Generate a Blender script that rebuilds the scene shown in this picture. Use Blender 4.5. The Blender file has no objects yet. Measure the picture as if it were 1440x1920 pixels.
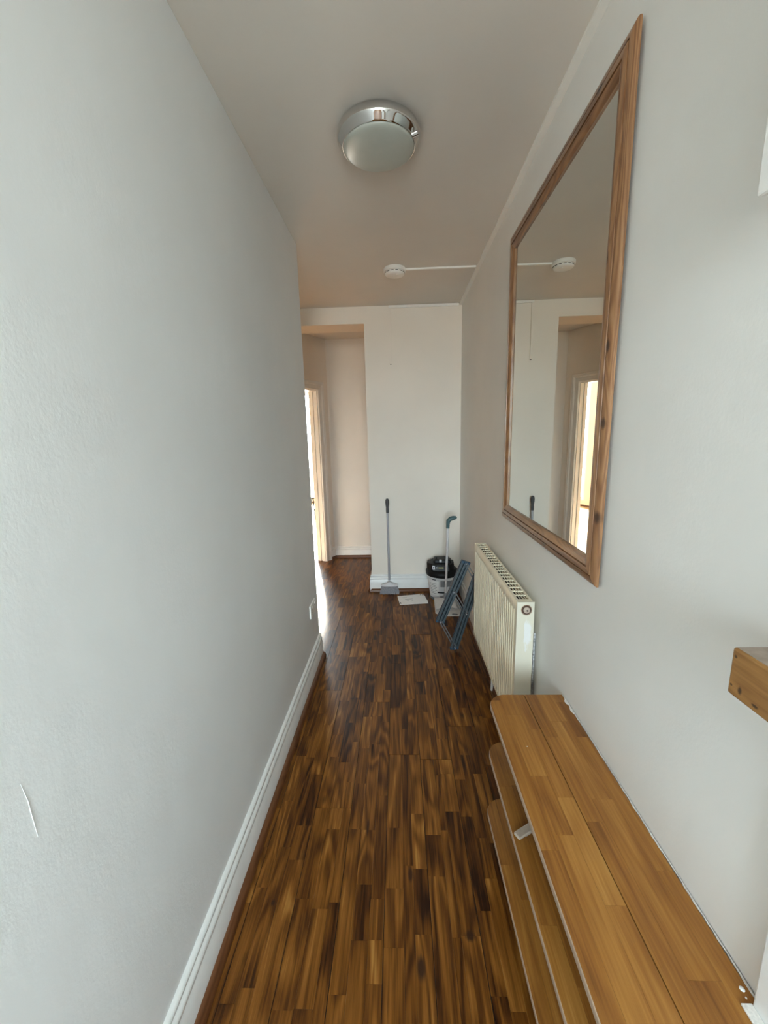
import bpy, math, random
import numpy as np
from mathutils import Matrix, Vector

# ------------------------------------------------------------------ camera, world, exposure
sc = bpy.context.scene
col = sc.collection
cam_d = bpy.data.cameras.new('camera')
cam = bpy.data.objects.new('camera', cam_d)
col.objects.link(cam)
CAM_H = 1.5
CR = Vector((0.99911085, 0.03400415, -0.02492448))
CU = Vector((0.01816848, 0.18621309, 0.98234138))
CF = Vector((-0.03804495, 0.98192077, -0.18542971))
M = Matrix.Identity(4)
for i in range(3):
    M[i][0] = CR[i]; M[i][1] = CU[i]; M[i][2] = -CF[i]
M[2][3] = CAM_H
cam.matrix_world = M
cam_d.sensor_fit = 'VERTICAL'
cam_d.sensor_height = 24.0
cam_d.lens = 755.0 / 1920.0 * 24.0
cam_d.clip_start = 0.01
sc.camera = cam

SKY = 16.0
world = bpy.data.worlds.new('overcast_sky')
sc.world = world
world.use_nodes = True
nt = world.node_tree
nt.nodes.clear()
w_out = nt.nodes.new('ShaderNodeOutputWorld')
w_bg = nt.nodes.new('ShaderNodeBackground')
w_tc = nt.nodes.new('ShaderNodeTexCoord')
w_sep = nt.nodes.new('ShaderNodeSeparateXYZ')
w_rmp = nt.nodes.new('ShaderNodeValToRGB')
nt.links.new(w_tc.outputs['Generated'], w_sep.inputs[0])
nt.links.new(w_sep.outputs['Z'], w_rmp.inputs[0])
w_rmp.color_ramp.elements[0].position = 0.0
w_rmp.color_ramp.elements[0].color = (0.45, 0.44, 0.42, 1)      # ground below the horizon
w_rmp.color_ramp.elements[1].position = 0.02
w_rmp.color_ramp.elements[1].color = (0.765, 0.905, 0.995, 1)      # even overcast sky above it
nt.links.new(w_rmp.outputs[0], w_bg.inputs[0])
w_bg.inputs[1].default_value = SKY
nt.links.new(w_bg.outputs[0], w_out.inputs[0])

sc.view_settings.view_transform = 'Standard'
sc.view_settings.look = 'None'
sc.view_settings.gamma = 1.0
sc.view_settings.use_curve_mapping = False
sc.view_settings.exposure = 1.47
sc.cycles.use_denoising = True
sc.cycles.max_bounces = 16
sc.cycles.diffuse_bounces = 12
sc.cycles.glossy_bounces = 6
sc.cycles.transparent_max_bounces = 8
sc.cycles.sample_clamp_indirect = 6.0
sc.cycles.caustics_reflective = False
sc.cycles.caustics_refractive = False


def portal(name, loc, rot, sx, sy):
    """daylight portal filling a window opening: emits nothing itself, guides the sky's light"""
    d = bpy.data.lights.new(name, 'AREA')
    d.shape = 'RECTANGLE'; d.size = sx; d.size_y = sy
    d.cycles.is_portal = True
    o = bpy.data.objects.new(name, d)
    col.objects.link(o)
    o.location = loc; o.rotation_euler = rot
    return o


SUN = 24.0
# key dimensions (metres)
XL, XR, CEIL = -0.57, 0.572, 2.61
YF = 3.76            # far wall face
YC = 2.573           # outer corner of the left wall
YB = 4.910           # back wall of the hall beyond
Y_IN = -2.70         # wall behind the camera
CORN = Vector((-0.824, 4.910, 0))
DU = Vector((0.466, 0.885, 0)).normalized()      # along the angled wall
DW = Vector((-DU.y, DU.x, 0))                    # into the bright room

WIN2 = (-0.52, 0.52, 0.92, 2.53)                 # window behind the camera: x0, x1, z0, z1
portal('daylight_portal', ((WIN2[0] + WIN2[1]) / 2, Y_IN - 0.02, (WIN2[2] + WIN2[3]) / 2), (math.radians(90), 0, 0),
       WIN2[1] - WIN2[0], WIN2[3] - WIN2[2])


def UW(u, w, z=0.0):
    p = CORN + DU * u + DW * w
    return Vector((p.x, p.y, z))


WIN1 = (2.06, 3.90, 0.12, 2.50)                  # window of the bright room: u0, u1, z0, z1
RW = 3.1
_c = UW((WIN1[0] + WIN1[1]) / 2, RW + 0.02, (WIN1[2] + WIN1[3]) / 2)
portal('daylight_portal', _c, (math.radians(-90), 0, math.atan2(DU.y, DU.x)), WIN1[1] - WIN1[0], WIN1[3] - WIN1[2])
sun_d = bpy.data.lights.new('sun', 'SUN'); sun_d.energy = SUN; sun_d.angle = math.radians(8.0); sun_d.color = (1.0, 0.88, 0.73)
sun = bpy.data.objects.new('sun', sun_d); col.objects.link(sun)
_dir = Vector((0.62, -3.24, -1.40)).normalized()
sun.rotation_euler = _dir.to_track_quat('-Z', 'Y').to_euler()

# ------------------------------------------------------------------ helpers
rnd = random.Random(7)


def world_org(o):
    v = Vector((0, 0, 0))
    while o is not None:
        v += o.location
        o = o.parent
    return v


def tag(o, label=None, cat=None, group=None, kind=None):
    if label: o['label'] = label
    if cat: o['category'] = cat
    if group: o['group'] = group
    if kind: o['kind'] = kind
    return o


def empty(name, loc, label, cat, group=None):
    o = bpy.data.objects.new(name, None)
    o.empty_display_size = 0.05
    col.objects.link(o)
    o.location = loc
    return tag(o, label, cat, group)


class MB:
    """collects shapes given in world coordinates"""
    def __init__(s):
        s.v = []; s.f = []; s.c = {}

    def add(s, vs, fs):
        b = len(s.v)
        s.v += [tuple(p) for p in vs]
        s.f += [tuple(i + b for i in f) for f in fs]
        return s

    def box(s, x0, x1, y0, y1, z0, z1):
        vs = [(x, y, z) for z in (z0, z1) for y in (y0, y1) for x in (x0, x1)]
        return s.add(vs, [(0, 2, 3, 1), (4, 5, 7, 6), (0, 1, 5, 4), (2, 6, 7, 3), (0, 4, 6, 2), (1, 3, 7, 5)])

    def obox(s, c, ax, ay, az):
        """oriented box: centre and three half-axis vectors"""
        c, ax, ay, az = Vector(c), Vector(ax), Vector(ay), Vector(az)
        vs = [c + ax * i + ay * j + az * k for k in (-1, 1) for j in (-1, 1) for i in (-1, 1)]
        return s.add(vs, [(0, 2, 3, 1), (4, 5, 7, 6), (0, 1, 5, 4), (2, 6, 7, 3), (0, 4, 6, 2), (1, 3, 7, 5)])

    def bar(s, p0, p1, w, t, up=(0, 1, 0)):
        """rectangular bar between two points; w across, t along 'up'"""
        p0, p1 = Vector(p0), Vector(p1)
        d = (p1 - p0); L = d.length; d.normalize()
        side = d.cross(Vector(up)).normalized()
        u = side.cross(d).normalized()
        return s.obox((p0 + p1) / 2, d * L / 2, side * w / 2, u * t / 2)

    def tube(s, pts, r, n=12, caps=True):
        pts = [Vector(p) for p in pts]
        rs = r if isinstance(r, (list, tuple)) else [r] * len(pts)
        b = len(s.v)
        ref = None
        for i, p in enumerate(pts):
            if i == 0: d = pts[1] - p
            elif i == len(pts) - 1: d = p - pts[i - 1]
            else: d = (pts[i + 1] - p).normalized() + (p - pts[i - 1]).normalized()
            d.normalize()
            if ref is None:
                ref = Vector((0, 0, 1)) if abs(d.z) < 0.9 else Vector((1, 0, 0))
            a = d.cross(ref).normalized(); c = a.cross(d).normalized()
            ref = c
            for k in range(n):
                t = 2 * math.pi * k / n
                s.v.append(tuple(p + (a * math.cos(t) + c * math.sin(t)) * rs[i]))
        for i in range(len(pts) - 1):
            for k in range(n):
                k2 = (k + 1) % n
                s.f.append((b + i * n + k, b + i * n + k2, b + (i + 1) * n + k2, b + (i + 1) * n + k))
        if caps:
            s.f.append(tuple(b + k for k in reversed(range(n))))
            s.f.append(tuple(b + (len(pts) - 1) * n + k for k in range(n)))
        return s

    def lathe(s, prof, c, n=40, cap0=False, cap1=False, sx=1.0, sy=1.0):
        b = len(s.v); c = Vector(c)
        for r, z in prof:
            for k in range(n):
                t = 2 * math.pi * k / n
                s.v.append((c.x + r * math.cos(t) * sx, c.y + r * math.sin(t) * sy, c.z + z))
        for i in range(len(prof) - 1):
            for k in range(n):
                k2 = (k + 1) % n
                s.f.append((b + i * n + k, b + i * n + k2, b + (i + 1) * n + k2, b + (i + 1) * n + k))
        if cap0: s.f.append(tuple(b + k for k in reversed(range(n))))
        if cap1: s.f.append(tuple(b + (len(prof) - 1) * n + k for k in range(n)))
        return s

    def prism(s, poly, z0, z1):
        """polygon in x,y (counter-clockwise) extruded in z"""
        n = len(poly)
        vs = [(p[0], p[1], z0) for p in poly] + [(p[0], p[1], z1) for p in poly]
        fs = [tuple(reversed(range(n))), tuple(range(n, 2 * n))]
        fs += [(i, (i + 1) % n, n + (i + 1) % n, n + i) for i in range(n)]
        return s.add(vs, fs)

    def sweep(s, prof, p0, p1, out, m0=0.0, m1=0.0):
        """profile of (distance out of the wall, height) swept from p0 to p1; m0 and m1 slide the ends with
        the distance out (mitres)"""
        p0, p1, out = Vector(p0), Vector(p1), Vector(out).normalized()
        d = (p1 - p0).normalized()
        n = len(prof)
        vs = [p0 + out * a + Vector((0, 0, b)) + d * (a * m0) for a, b in prof]
        vs += [p1 + out * a + Vector((0, 0, b)) - d * (a * m1) for a, b in prof]
        fs = [(i, (i + 1) % n, n + (i + 1) % n, n + i) for i in range(n)]
        fs += [tuple(reversed(range(n))), tuple(range(n, 2 * n))]
        return s.add(vs, fs)

    def build(s, name, mat, parent=None, smooth=False, bevel=0.0, seg=2, recalc=True, angle=35):
        me = bpy.data.meshes.new(name)
        o0 = world_org(parent) if parent is not None else Vector((0, 0, 0))
        me.from_pydata([tuple(Vector(p) - o0) for p in s.v], [], s.f)
        me.update()
        if recalc:
            import bmesh
            bm = bmesh.new(); bm.from_mesh(me)
            bmesh.ops.recalc_face_normals(bm, faces=bm.faces)
            bm.to_mesh(me); bm.free()
        o = bpy.data.objects.new(name, me)
        col.objects.link(o)
        if mat: me.materials.append(mat)
        if parent is not None: o.parent = parent
        if smooth:
            me.polygons.foreach_set('use_smooth', [True] * len(me.polygons))
            me.set_sharp_from_angle(angle=math.radians(angle))
        if bevel:
            b = o.modifiers.new('bevel', 'BEVEL')
            b.width = bevel; b.segments = seg; b.limit_method = 'ANGLE'; b.angle_limit = math.radians(40)
        return o


def structure(o):
    o['kind'] = 'structure'
    return o


# ------------------------------------------------------------------ materials
def new_mat(name):
    m = bpy.data.materials.new(name)
    m.use_nodes = True
    nt = m.node_tree
    nt.nodes.clear()
    out = nt.nodes.new('ShaderNodeOutputMaterial')
    p = nt.nodes.new('ShaderNodeBsdfPrincipled')
    nt.links.new(p.outputs[0], out.inputs[0])
    return m, nt, p


def N(nt, t, **kw):
    n = nt.nodes.new(t)
    for k, v in kw.items():
        setattr(n, k, v)
    return n


def math_n(nt, op, a, b=None, clamp=False):
    n = nt.nodes.new('ShaderNodeMath'); n.operation = op; n.use_clamp = clamp
    for i, x in enumerate((a, b)):
        if x is None: continue
        if isinstance(x, (int, float)): n.inputs[i].default_value = x
        else: nt.links.new(x, n.inputs[i])
    return n.outputs[0]


def ramp(nt, src, stops):
    r = nt.nodes.new('ShaderNodeValToRGB')
    cr = r.color_ramp
    while len(cr.elements) < len(stops): cr.elements.new(0.5)
    for e, (p, c) in zip(cr.elements, stops):
        e.position = p; e.color = (c[0], c[1], c[2], 1) if not isinstance(c, (int, float)) else (c, c, c, 1)
    nt.links.new(src, r.inputs[0])
    return r.outputs[0]


def noise(nt, vec, scale, detail=3, rough=0.5, dist=0.0):
    n = nt.nodes.new('ShaderNodeTexNoise')
    n.inputs['Scale'].default_value = scale; n.inputs['Detail'].default_value = detail
    n.inputs['Roughness'].default_value = rough; n.inputs['Distortion'].default_value = dist
    if vec is not None: nt.links.new(vec, n.inputs['Vector'])
    return n.outputs[0]


def position(nt, scale=(1, 1, 1)):
    g = nt.nodes.new('ShaderNodeNewGeometry')
    m = nt.nodes.new('ShaderNodeVectorMath'); m.operation = 'MULTIPLY'
    nt.links.new(g.outputs['Position'], m.inputs[0])
    m.inputs[1].default_value = scale
    return m.outputs[0]


def mixc(nt, fac, a, b):
    n = nt.nodes.new('ShaderNodeMix'); n.data_type = 'RGBA'
    for i, x in ((0, fac), (6, a), (7, b)):
        if isinstance(x, (int, float)): n.inputs[i].default_value = x
        elif isinstance(x, (tuple, list)): n.inputs[i].default_value = (x[0], x[1], x[2], 1)
        else: nt.links.new(x, n.inputs[i])
    return n.outputs[2]


def bump(nt, p, h, strength, dist):
    b = nt.nodes.new('ShaderNodeBump')
    b.inputs['Strength'].default_value = strength; b.inputs['Distance'].default_value = dist
    nt.links.new(h, b.inputs['Height'])
    nt.links.new(b.outputs[0], p.inputs['Normal'])


def plain(name, c, rough=0.5, metal=0.0, spec=0.5, var=0.05, vscale=30.0, bmp=0.0):
    """one colour with a little procedural unevenness"""
    m, nt, p = new_mat(name)
    n = noise(nt, position(nt), vscale, 3)
    k = ramp(nt, n, [(0.3, 1 - var), (0.7, 1 + var)])
    mul = nt.nodes.new('ShaderNodeMix'); mul.data_type = 'RGBA'; mul.blend_type = 'MULTIPLY'
    mul.inputs[0].default_value = 1.0
    mul.inputs[6].default_value = (c[0], c[1], c[2], 1)
    nt.links.new(k, mul.inputs[7])
    nt.links.new(mul.outputs[2], p.inputs['Base Color'])
    p.inputs['Roughness'].default_value = rough
    p.inputs['Metallic'].default_value = metal
    p.inputs['Specular IOR Level'].default_value = spec
    if bmp: bump(nt, p, n, bmp, 0.001)
    return m


def wall_paint(name, c, peel=0.17, rough=0.6):
    m, nt, p = new_mat(name)
    pos = position(nt)
    big = noise(nt, pos, 2.2, 3)
    c2 = tuple(x * 0.955 for x in c)
    nt.links.new(mixc(nt, ramp(nt, big, [(0.35, 0.0), (0.65, 1.0)]), c2, c), p.inputs['Base Color'])
    p.inputs['Roughness'].default_value = rough
    p.inputs['Specular IOR Level'].default_value = 0.3
    peel_n = noise(nt, position(nt, (1, 1, 0.75)), 150.0, 3, 0.55)
    low = noise(nt, position(nt, (1, 1, 0.35)), 14.0, 2)
    mask = ramp(nt, noise(nt, pos, 3.0, 2), [(0.35, 0.25), (0.65, 1.0)])
    h = math_n(nt, 'ADD', math_n(nt, 'MULTIPLY', peel_n, math_n(nt, 'MULTIPLY', mask, 0.6)), math_n(nt, 'MULTIPLY', low, 1.2))
    bump(nt, p, h, peel, 0.0035)
    return m


def wood(name, stops, axis='y', rough=0.4, ring=14.0, fine=0.22, ringk=0.22, tonek=0.7, stave=True, knots=(), base=0.5, coat=0.0, spots=0.0, xs=1.0, spec=0.45):
    """grain stretched along one axis; 'stave' reads tone and seed of each strip from its mesh"""
    m, nt, p = new_mat(name)
    geo = nt.nodes.new('ShaderNodeNewGeometry')
    pos = geo.outputs['Position']
    tone = None
    if stave:
        at = nt.nodes.new('ShaderNodeAttribute'); at.attribute_name = 'stave'
        sp = nt.nodes.new('ShaderNodeSeparateColor'); nt.links.new(at.outputs['Color'], sp.inputs[0])
        tone = sp.outputs[0]
        off = nt.nodes.new('ShaderNodeVectorMath'); off.operation = 'SCALE'
        cmb = nt.nodes.new('ShaderNodeCombineXYZ')
        nt.links.new(sp.outputs[1], cmb.inputs[0]); nt.links.new(sp.outputs[2], cmb.inputs[1]); nt.links.new(sp.outputs[1], cmb.inputs[2])
        nt.links.new(cmb.outputs[0], off.inputs[0]); off.inputs['Scale'].default_value = 37.0
        ad = nt.nodes.new('ShaderNodeVectorMath'); ad.operation = 'ADD'
        nt.links.new(pos, ad.inputs[0]); nt.links.new(off.outputs[0], ad.inputs[1])
        pos_w = ad.outputs[0]
    else:
        pos_w = pos

    def stretched(a, b):
        mm = nt.nodes.new('ShaderNodeVectorMath'); mm.operation = 'MULTIPLY'
        nt.links.new(pos_w, mm.inputs[0])
        mm.inputs[1].default_value = {'x': (b, a, a), 'y': (a, b, a), 'z': (a, a, b)}[axis]
        return mm.outputs[0]
    f1 = noise(nt, stretched(150 * xs, 5 * xs), 1.0, 4, 0.6)
    r0 = noise(nt, stretched(9 * xs, 1.3 * xs), 1.0, 2, 0.45, 0.4)
    r1 = math_n(nt, 'SINE', math_n(nt, 'MULTIPLY', r0, ring * 6.2832))
    streak = noise(nt, stretched(28 * xs, 1.2 * xs), 1.0, 3, 0.6)
    g2 = noise(nt, stretched(75 * xs, 2.2 * xs), 1.0, 3, 0.7)
    v = math_n(nt, 'MULTIPLY', math_n(nt, 'SUBTRACT', f1, 0.5), fine * 2)
    v = math_n(nt, 'ADD', v, math_n(nt, 'MULTIPLY', math_n(nt, 'SUBTRACT', g2, 0.5), fine * 1.6))
    v = math_n(nt, 'ADD', v, math_n(nt, 'MULTIPLY', r1, ringk * 0.5))
    v = math_n(nt, 'ADD', v, math_n(nt, 'MULTIPLY', math_n(nt, 'SUBTRACT', streak, 0.5), 0.5))
    if tone is not None:
        v = math_n(nt, 'ADD', v, math_n(nt, 'MULTIPLY', math_n(nt, 'SUBTRACT', tone, 0.5), tonek))
    v = math_n(nt, 'ADD', v, base)
    c = ramp(nt, v, stops)
    if spots:
        vo = nt.nodes.new('ShaderNodeTexVoronoi')
        vo.inputs['Scale'].default_value = 1.0
        nt.links.new(stretched(7.0, 3.2), vo.inputs['Vector'])
        k = ramp(nt, math_n(nt, 'ADD', vo.outputs['Distance'], math_n(nt, 'MULTIPLY', f1, 0.06)), [(0.05, 0.85 * spots), (0.13, 0.0)])
        c = mixc(nt, k, c, tuple(x * 0.35 for x in stops[0][1]))
    for (kx, ky, kz, sx, sy, sz) in knots:
        d = nt.nodes.new('ShaderNodeVectorMath'); d.operation = 'SUBTRACT'
        nt.links.new(pos, d.inputs[0]); d.inputs[1].default_value = (kx, ky, kz)
        e = nt.nodes.new('ShaderNodeVectorMath'); e.operation = 'DIVIDE'
        nt.links.new(d.outputs[0], e.inputs[0]); e.inputs[1].default_value = (sx, sy, sz)
        l = nt.nodes.new('ShaderNodeVectorMath'); l.operation = 'LENGTH'
        nt.links.new(e.outputs[0], l.inputs[0])
        lv = math_n(nt, 'ADD', l.outputs['Value'], math_n(nt, 'MULTIPLY', math_n(nt, 'SUBTRACT', f1, 0.5), 0.7))
        k = ramp(nt, lv, [(0.45, 0.92), (1.0, 0.0)])
        c = mixc(nt, k, c, (0.030, 0.012, 0.006))
    nt.links.new(c, p.inputs['Base Color'])
    nt.links.new(ramp(nt, f1, [(0.3, rough - 0.06), (0.7, rough + 0.08)]), p.inputs['Roughness'])
    p.inputs['Specular IOR Level'].default_value = spec
    if coat:
        p.inputs['Coat Weight'].default_value = coat; p.inputs['Coat Roughness'].default_value = 0.28
    bump(nt, p, math_n(nt, 'ADD', f1, math_n(nt, 'MULTIPLY', streak, 0.6)), 0.18, 0.0008)
    return m


M_WALL = wall_paint('wall_paint_white', (0.81, 0.805, 0.775))
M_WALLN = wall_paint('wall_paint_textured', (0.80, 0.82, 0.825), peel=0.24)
M_FAR = wall_paint('wall_paint_warm_lit', (0.86, 0.80, 0.715), peel=0.12)  # same wall paint, with the warm light of the far end tinted in
M_HALL = wall_paint('wall_paint_cream', (0.80, 0.765, 0.71), peel=0.2)
M_CEIL = wall_paint('ceiling_paint', (0.74, 0.705, 0.655), peel=0.12, rough=0.8)
M_GLOSS = plain('white_gloss_paint', (0.80, 0.805, 0.79), 0.32, var=0.03, vscale=18)
M_PLASTIC = plain('white_plastic', (0.87, 0.86, 0.82), 0.4, var=0.02)
M_ROOM = wall_paint('room_paint_cream', (0.80, 0.72, 0.58), peel=0.1)

FLOOR_STOPS = [(0.0, (0.018, 0.0047, 0.0008)), (0.25, (0.073, 0.0225, 0.0029)), (0.50, (0.142, 0.0495, 0.0060)),
               (0.76, (0.230, 0.0900, 0.0140)), (1.0, (0.36, 0.168, 0.037))]
M_FLOOR = wood('oiled_floor_strips', FLOOR_STOPS, rough=0.36, spots=0.9, base=0.45, tonek=0.48, ringk=0.36, ring=8.0, fine=0.46, spec=0.28,
               knots=((0.039, 0.893, 0.0, 0.017, 0.036, 0.05), (0.192, 0.971, 0.0, 0.020, 0.018, 0.05), (-0.439, 1.050, 0.0, 0.009, 0.012, 0.05), (-0.145, 1.316, 0.0, 0.005, 0.040, 0.05), (0.016, 1.143, 0.0, 0.012, 0.030, 0.05)))
M_ROOMFLOOR = wood('room_floor_strips', [(0.0, (0.16, 0.07, 0.02)), (0.5, (0.36, 0.19, 0.065)), (1.0, (0.55, 0.34, 0.15))], rough=0.35)
M_SUB = plain('dark_joint', (0.012, 0.006, 0.003), 0.9)
M_QUARTER = wood('stained_beading', [(0.0, (0.05, 0.016, 0.005)), (0.5, (0.125, 0.045, 0.016)), (1.0, (0.20, 0.085, 0.034))], rough=0.4, stave=False)
M_QUARTERX = wood('stained_beading_cross', [(0.0, (0.05, 0.016, 0.005)), (0.5, (0.125, 0.045, 0.016)), (1.0, (0.20, 0.085, 0.034))], axis='x', rough=0.4, stave=False)
BENCH_STOPS = [(0.0, (0.080, 0.025, 0.004)), (0.3, (0.205, 0.076, 0.0125)), (0.55, (0.305, 0.126, 0.022)),
               (0.8, (0.40, 0.187, 0.039)), (1.0, (0.49, 0.262, 0.072))]
M_BENCH = wood('oak_bench_strips', BENCH_STOPS, rough=0.42, base=0.5, tonek=0.62, fine=0.36, ringk=0.16, ring=6.0)
M_BENCHCORE = plain('oak_core', (0.16, 0.075, 0.025), 0.5)
M_BENCHEDGE = plain('pale_edge_band', (0.46, 0.34, 0.25), 0.45)
M_SHELF = wood('oak_beam', [(0.0, (0.11, 0.045, 0.012)), (0.3, (0.22, 0.10, 0.028)), (0.6, (0.33, 0.165, 0.05)), (1.0, (0.45, 0.25, 0.09))], rough=0.4, stave=False, xs=1.5, base=0.46,
               knots=((0.45, 0.513, 1.196, 0.004, 0.003, 0.003), (0.45, 0.514, 1.154, 0.004, 0.0025, 0.0025), (0.45, 0.500, 1.154, 0.006, 0.004, 0.007), (0.45, 0.476, 1.148, 0.006, 0.006, 0.0025)))

# ------------------------------------------------------------------ setting
floor = structure(MB().box(-2.0, 0.75, Y_IN - 0.1, 5.05, -0.10, -0.004).build('floor', M_SUB))


def make_staves(x0, x1, y0, y1, seams_at, pw, r, strips=3, lmin=0.10, lmax=0.48, plank=(1.1, 1.9), jit=0.30, off=None):
    """list of (xa, xb, ya, yb, end_gap_flag); planks of several strips, staves of random length"""
    res = []
    k0 = math.floor((x0 - seams_at) / pw)
    x = seams_at + k0 * pw
    while x < x1 - 1e-6:
        cuts = [0.0]
        for i in range(1, strips): cuts.append(i / strips + r.uniform(-jit, jit) / strips)
        cuts.append(1.0)
        ends = [y0 - (r.uniform(0, plank[0]) if off is None else off)]
        while ends[-1] < y1: ends.append(ends[-1] + r.uniform(*plank))
        for a, b in zip(ends, ends[1:]):
            for i in range(strips):
                xa, xb = x + cuts[i] * pw, x + cuts[i + 1] * pw
                ga = 0.0011 if i == 0 else 0.00012
                gb = 0.0011 if i == strips - 1 else 0.00012
                y = a
                while y < b - 1e-6:
                    L = r.uniform(lmin, lmax)
                    if b - (y + L) < lmin * 0.8: L = b - y
                    ya = y + (0.0008 if y == a else 0.00012); yb = y + L - (0.0008 if y + L >= b - 1e-6 else 0.00012)
                    res.append([max(xa + ga, x0), min(xb - gb, x1), max(ya, y0), min(yb, y1)])
                    y += L
        x += pw
    return [s for s in res if s[1] - s[0] > 0.003 and s[3] - s[2] > 0.003]


def stave_mesh(name, items, z0, z1, org, mat):
    """items: (polygon, tone, seed) each extruded between z0 and z1"""
    mb = MB(); cols = []
    for poly, tone, s1, s2 in items:
        nf = len(mb.f)
        mb.prism(poly, z0, z1)
        for f in mb.f[nf:]: cols += [(tone, s1, s2, 1.0)] * len(f)
    me = bpy.data.meshes.new(name)
    me.from_pydata([tuple(Vector(p) - org) for p in mb.v], [], mb.f)
    at = me.color_attributes.new('stave', 'FLOAT_COLOR', 'CORNER')
    at.data.foreach_set('color', [x for c in cols for x in c])
    me.materials.append(mat)
    me.update()
    return me


def tone_of(r):
    t = r.gauss(0.5, 0.2)
    if r.random() < 0.10: t = r.uniform(0.85, 1.0)
    if r.random() < 0.12: t = r.uniform(0.02, 0.18)
    return min(1, max(0, t))


def project(x, y, z):
    v = Vector((x, y, z - CAM_H)); d = v.dot(CF)
    if d < 0.05: return None
    return 720 + 755 * v.dot(CR) / d, 960 - 755 * v.dot(CU) / d


def clip(poly, conv):
    """Sutherland-Hodgman clip of poly by the convex counter-clockwise polygon conv"""
    out = list(poly)
    for i in range(len(conv)):
        a, b = conv[i], conv[(i + 1) % len(conv)]
        inp, out = out, []
        if not inp: return []
        side = lambda p: (b[0] - a[0]) * (p[1] - a[1]) - (b[1] - a[1]) * (p[0] - a[0])
        for j in range(len(inp)):
            p, q = inp[j], inp[(j + 1) % len(inp)]
            sp_, sq = side(p), side(q)
            if sp_ >= 0: out.append(p)
            if (sp_ > 0 and sq < 0) or (sp_ < 0 and sq > 0):
                t = sp_ / (sp_ - sq)
                out.append((p[0] + t * (q[0] - p[0]), p[1] + t * (q[1] - p[1])))
    return out


fr = random.Random(21)
HALL_SIDE = [(p.x, p.y) for p in (UW(-6, 0.06), UW(-6, -20), UW(6, -20), UW(6, 0.06))]
st = make_staves(-1.9, XR, Y_IN, 5.0, -0.219, 0.1475, fr)
near, rest = [], []
for s in st:
    xa, xb, ya, yb = s
    if xb < XL - 0.02 and yb < YC: continue
    cx, cy = (xa + xb) / 2, (ya + yb) / 2
    quad = [(xa, ya), (xb, ya), (xb, yb), (xa, yb)]
    it = (clip(quad, HALL_SIDE) if yb > 3.0 else quad, tone_of(fr), fr.random(), fr.random())
    if len(it[0]) < 3: continue
    q = [project(x, y, 0) for x, y in quad]
    area = 0
    if all(q):
        q = [(min(max(a, 0), 1440), min(max(b, 0), 1920)) for a, b in q]
        area = abs(sum(q[i][0] * q[(i + 1) % 4][1] - q[(i + 1) % 4][0] * q[i][1] for i in range(4))) / 2
        if cx > 0.34 and cy < 1.3: area = 0           # under the bench
        if cx > 0.48 and cy < 2.5: area = 0           # under the radiator
        if cx < XL * cy / YC and cy > YC: area = 0    # behind the left wall
        if cy > YF and cx > -0.28 * cy / YF: area = 0
    near.append((area, it))
near.sort(key=lambda t: -t[0])
Z3 = Vector((0, 0, 0))
for a, it in near[:300]:
    me = stave_mesh('plank', [it], -0.012, fr.uniform(-0.0004, 0.0), Z3, M_FLOOR)
    o = bpy.data.objects.new('plank', me); col.objects.link(o); o.parent = floor
o = bpy.data.objects.new('far_planks', stave_mesh('far_planks', [it for a, it in near[300:]], -0.012, -0.0002, Z3, M_FLOOR))
col.objects.link(o); o.parent = floor; o['kind'] = 'stuff'

structure(MB().box(-2.1, 0.75, Y_IN - 0.1, 5.05, CEIL, CEIL + 0.1).build('ceiling', M_CEIL))
# left wall with its return at the outer corner
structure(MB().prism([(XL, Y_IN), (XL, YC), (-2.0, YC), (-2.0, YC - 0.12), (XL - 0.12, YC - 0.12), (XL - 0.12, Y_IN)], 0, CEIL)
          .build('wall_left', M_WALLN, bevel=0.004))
wl = bpy.data.objects['wall_left']
_pts = [(0.494, 1.005, 0.0002), (0.496, 0.99, 0.0005), (0.499, 0.97, 0.0008), (0.4995, 0.95, 0.0009), (0.501, 0.92, 0.0008), (0.502, 0.902, 0.0002)]
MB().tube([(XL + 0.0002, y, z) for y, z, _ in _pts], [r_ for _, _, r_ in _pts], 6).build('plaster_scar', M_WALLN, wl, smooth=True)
structure(MB().box(XR, XR + 0.12, Y_IN, 5.05, 0, CEIL).build('wall_right', M_WALL))
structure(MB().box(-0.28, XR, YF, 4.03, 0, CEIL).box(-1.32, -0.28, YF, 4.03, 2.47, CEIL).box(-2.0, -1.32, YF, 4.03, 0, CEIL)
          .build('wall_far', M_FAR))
structure(MB().box(-2.1, -2.0, YC - 0.12, 4.03, 0, CEIL).build('wall_side', M_HALL))
structure(MB().box(-0.92, XR, YB, YB + 0.1, 0, CEIL).build('wall_back', M_HALL))


def uw_box(mb, u0, u1, w0, w1, z0, z1):
    c = UW((u0 + u1) / 2, (w0 + w1) / 2, (z0 + z1) / 2)
    return mb.obox(c, DU * (u1 - u0) / 2, DW * (w1 - w0) / 2, Vector((0, 0, (z1 - z0) / 2)))


D0, D1, DH = -0.95, -0.175, 2.05         # door opening along the angled wall
mb = MB()
uw_box(mb, D1, 4.12, 0, 0.12, 0, CEIL); uw_box(mb, -1.6, D0, 0, 0.12, 0, CEIL); uw_box(mb, D0, D1, 0, 0.12, DH, CEIL)
structure(mb.build('wall_angled', M_HALL))

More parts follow.
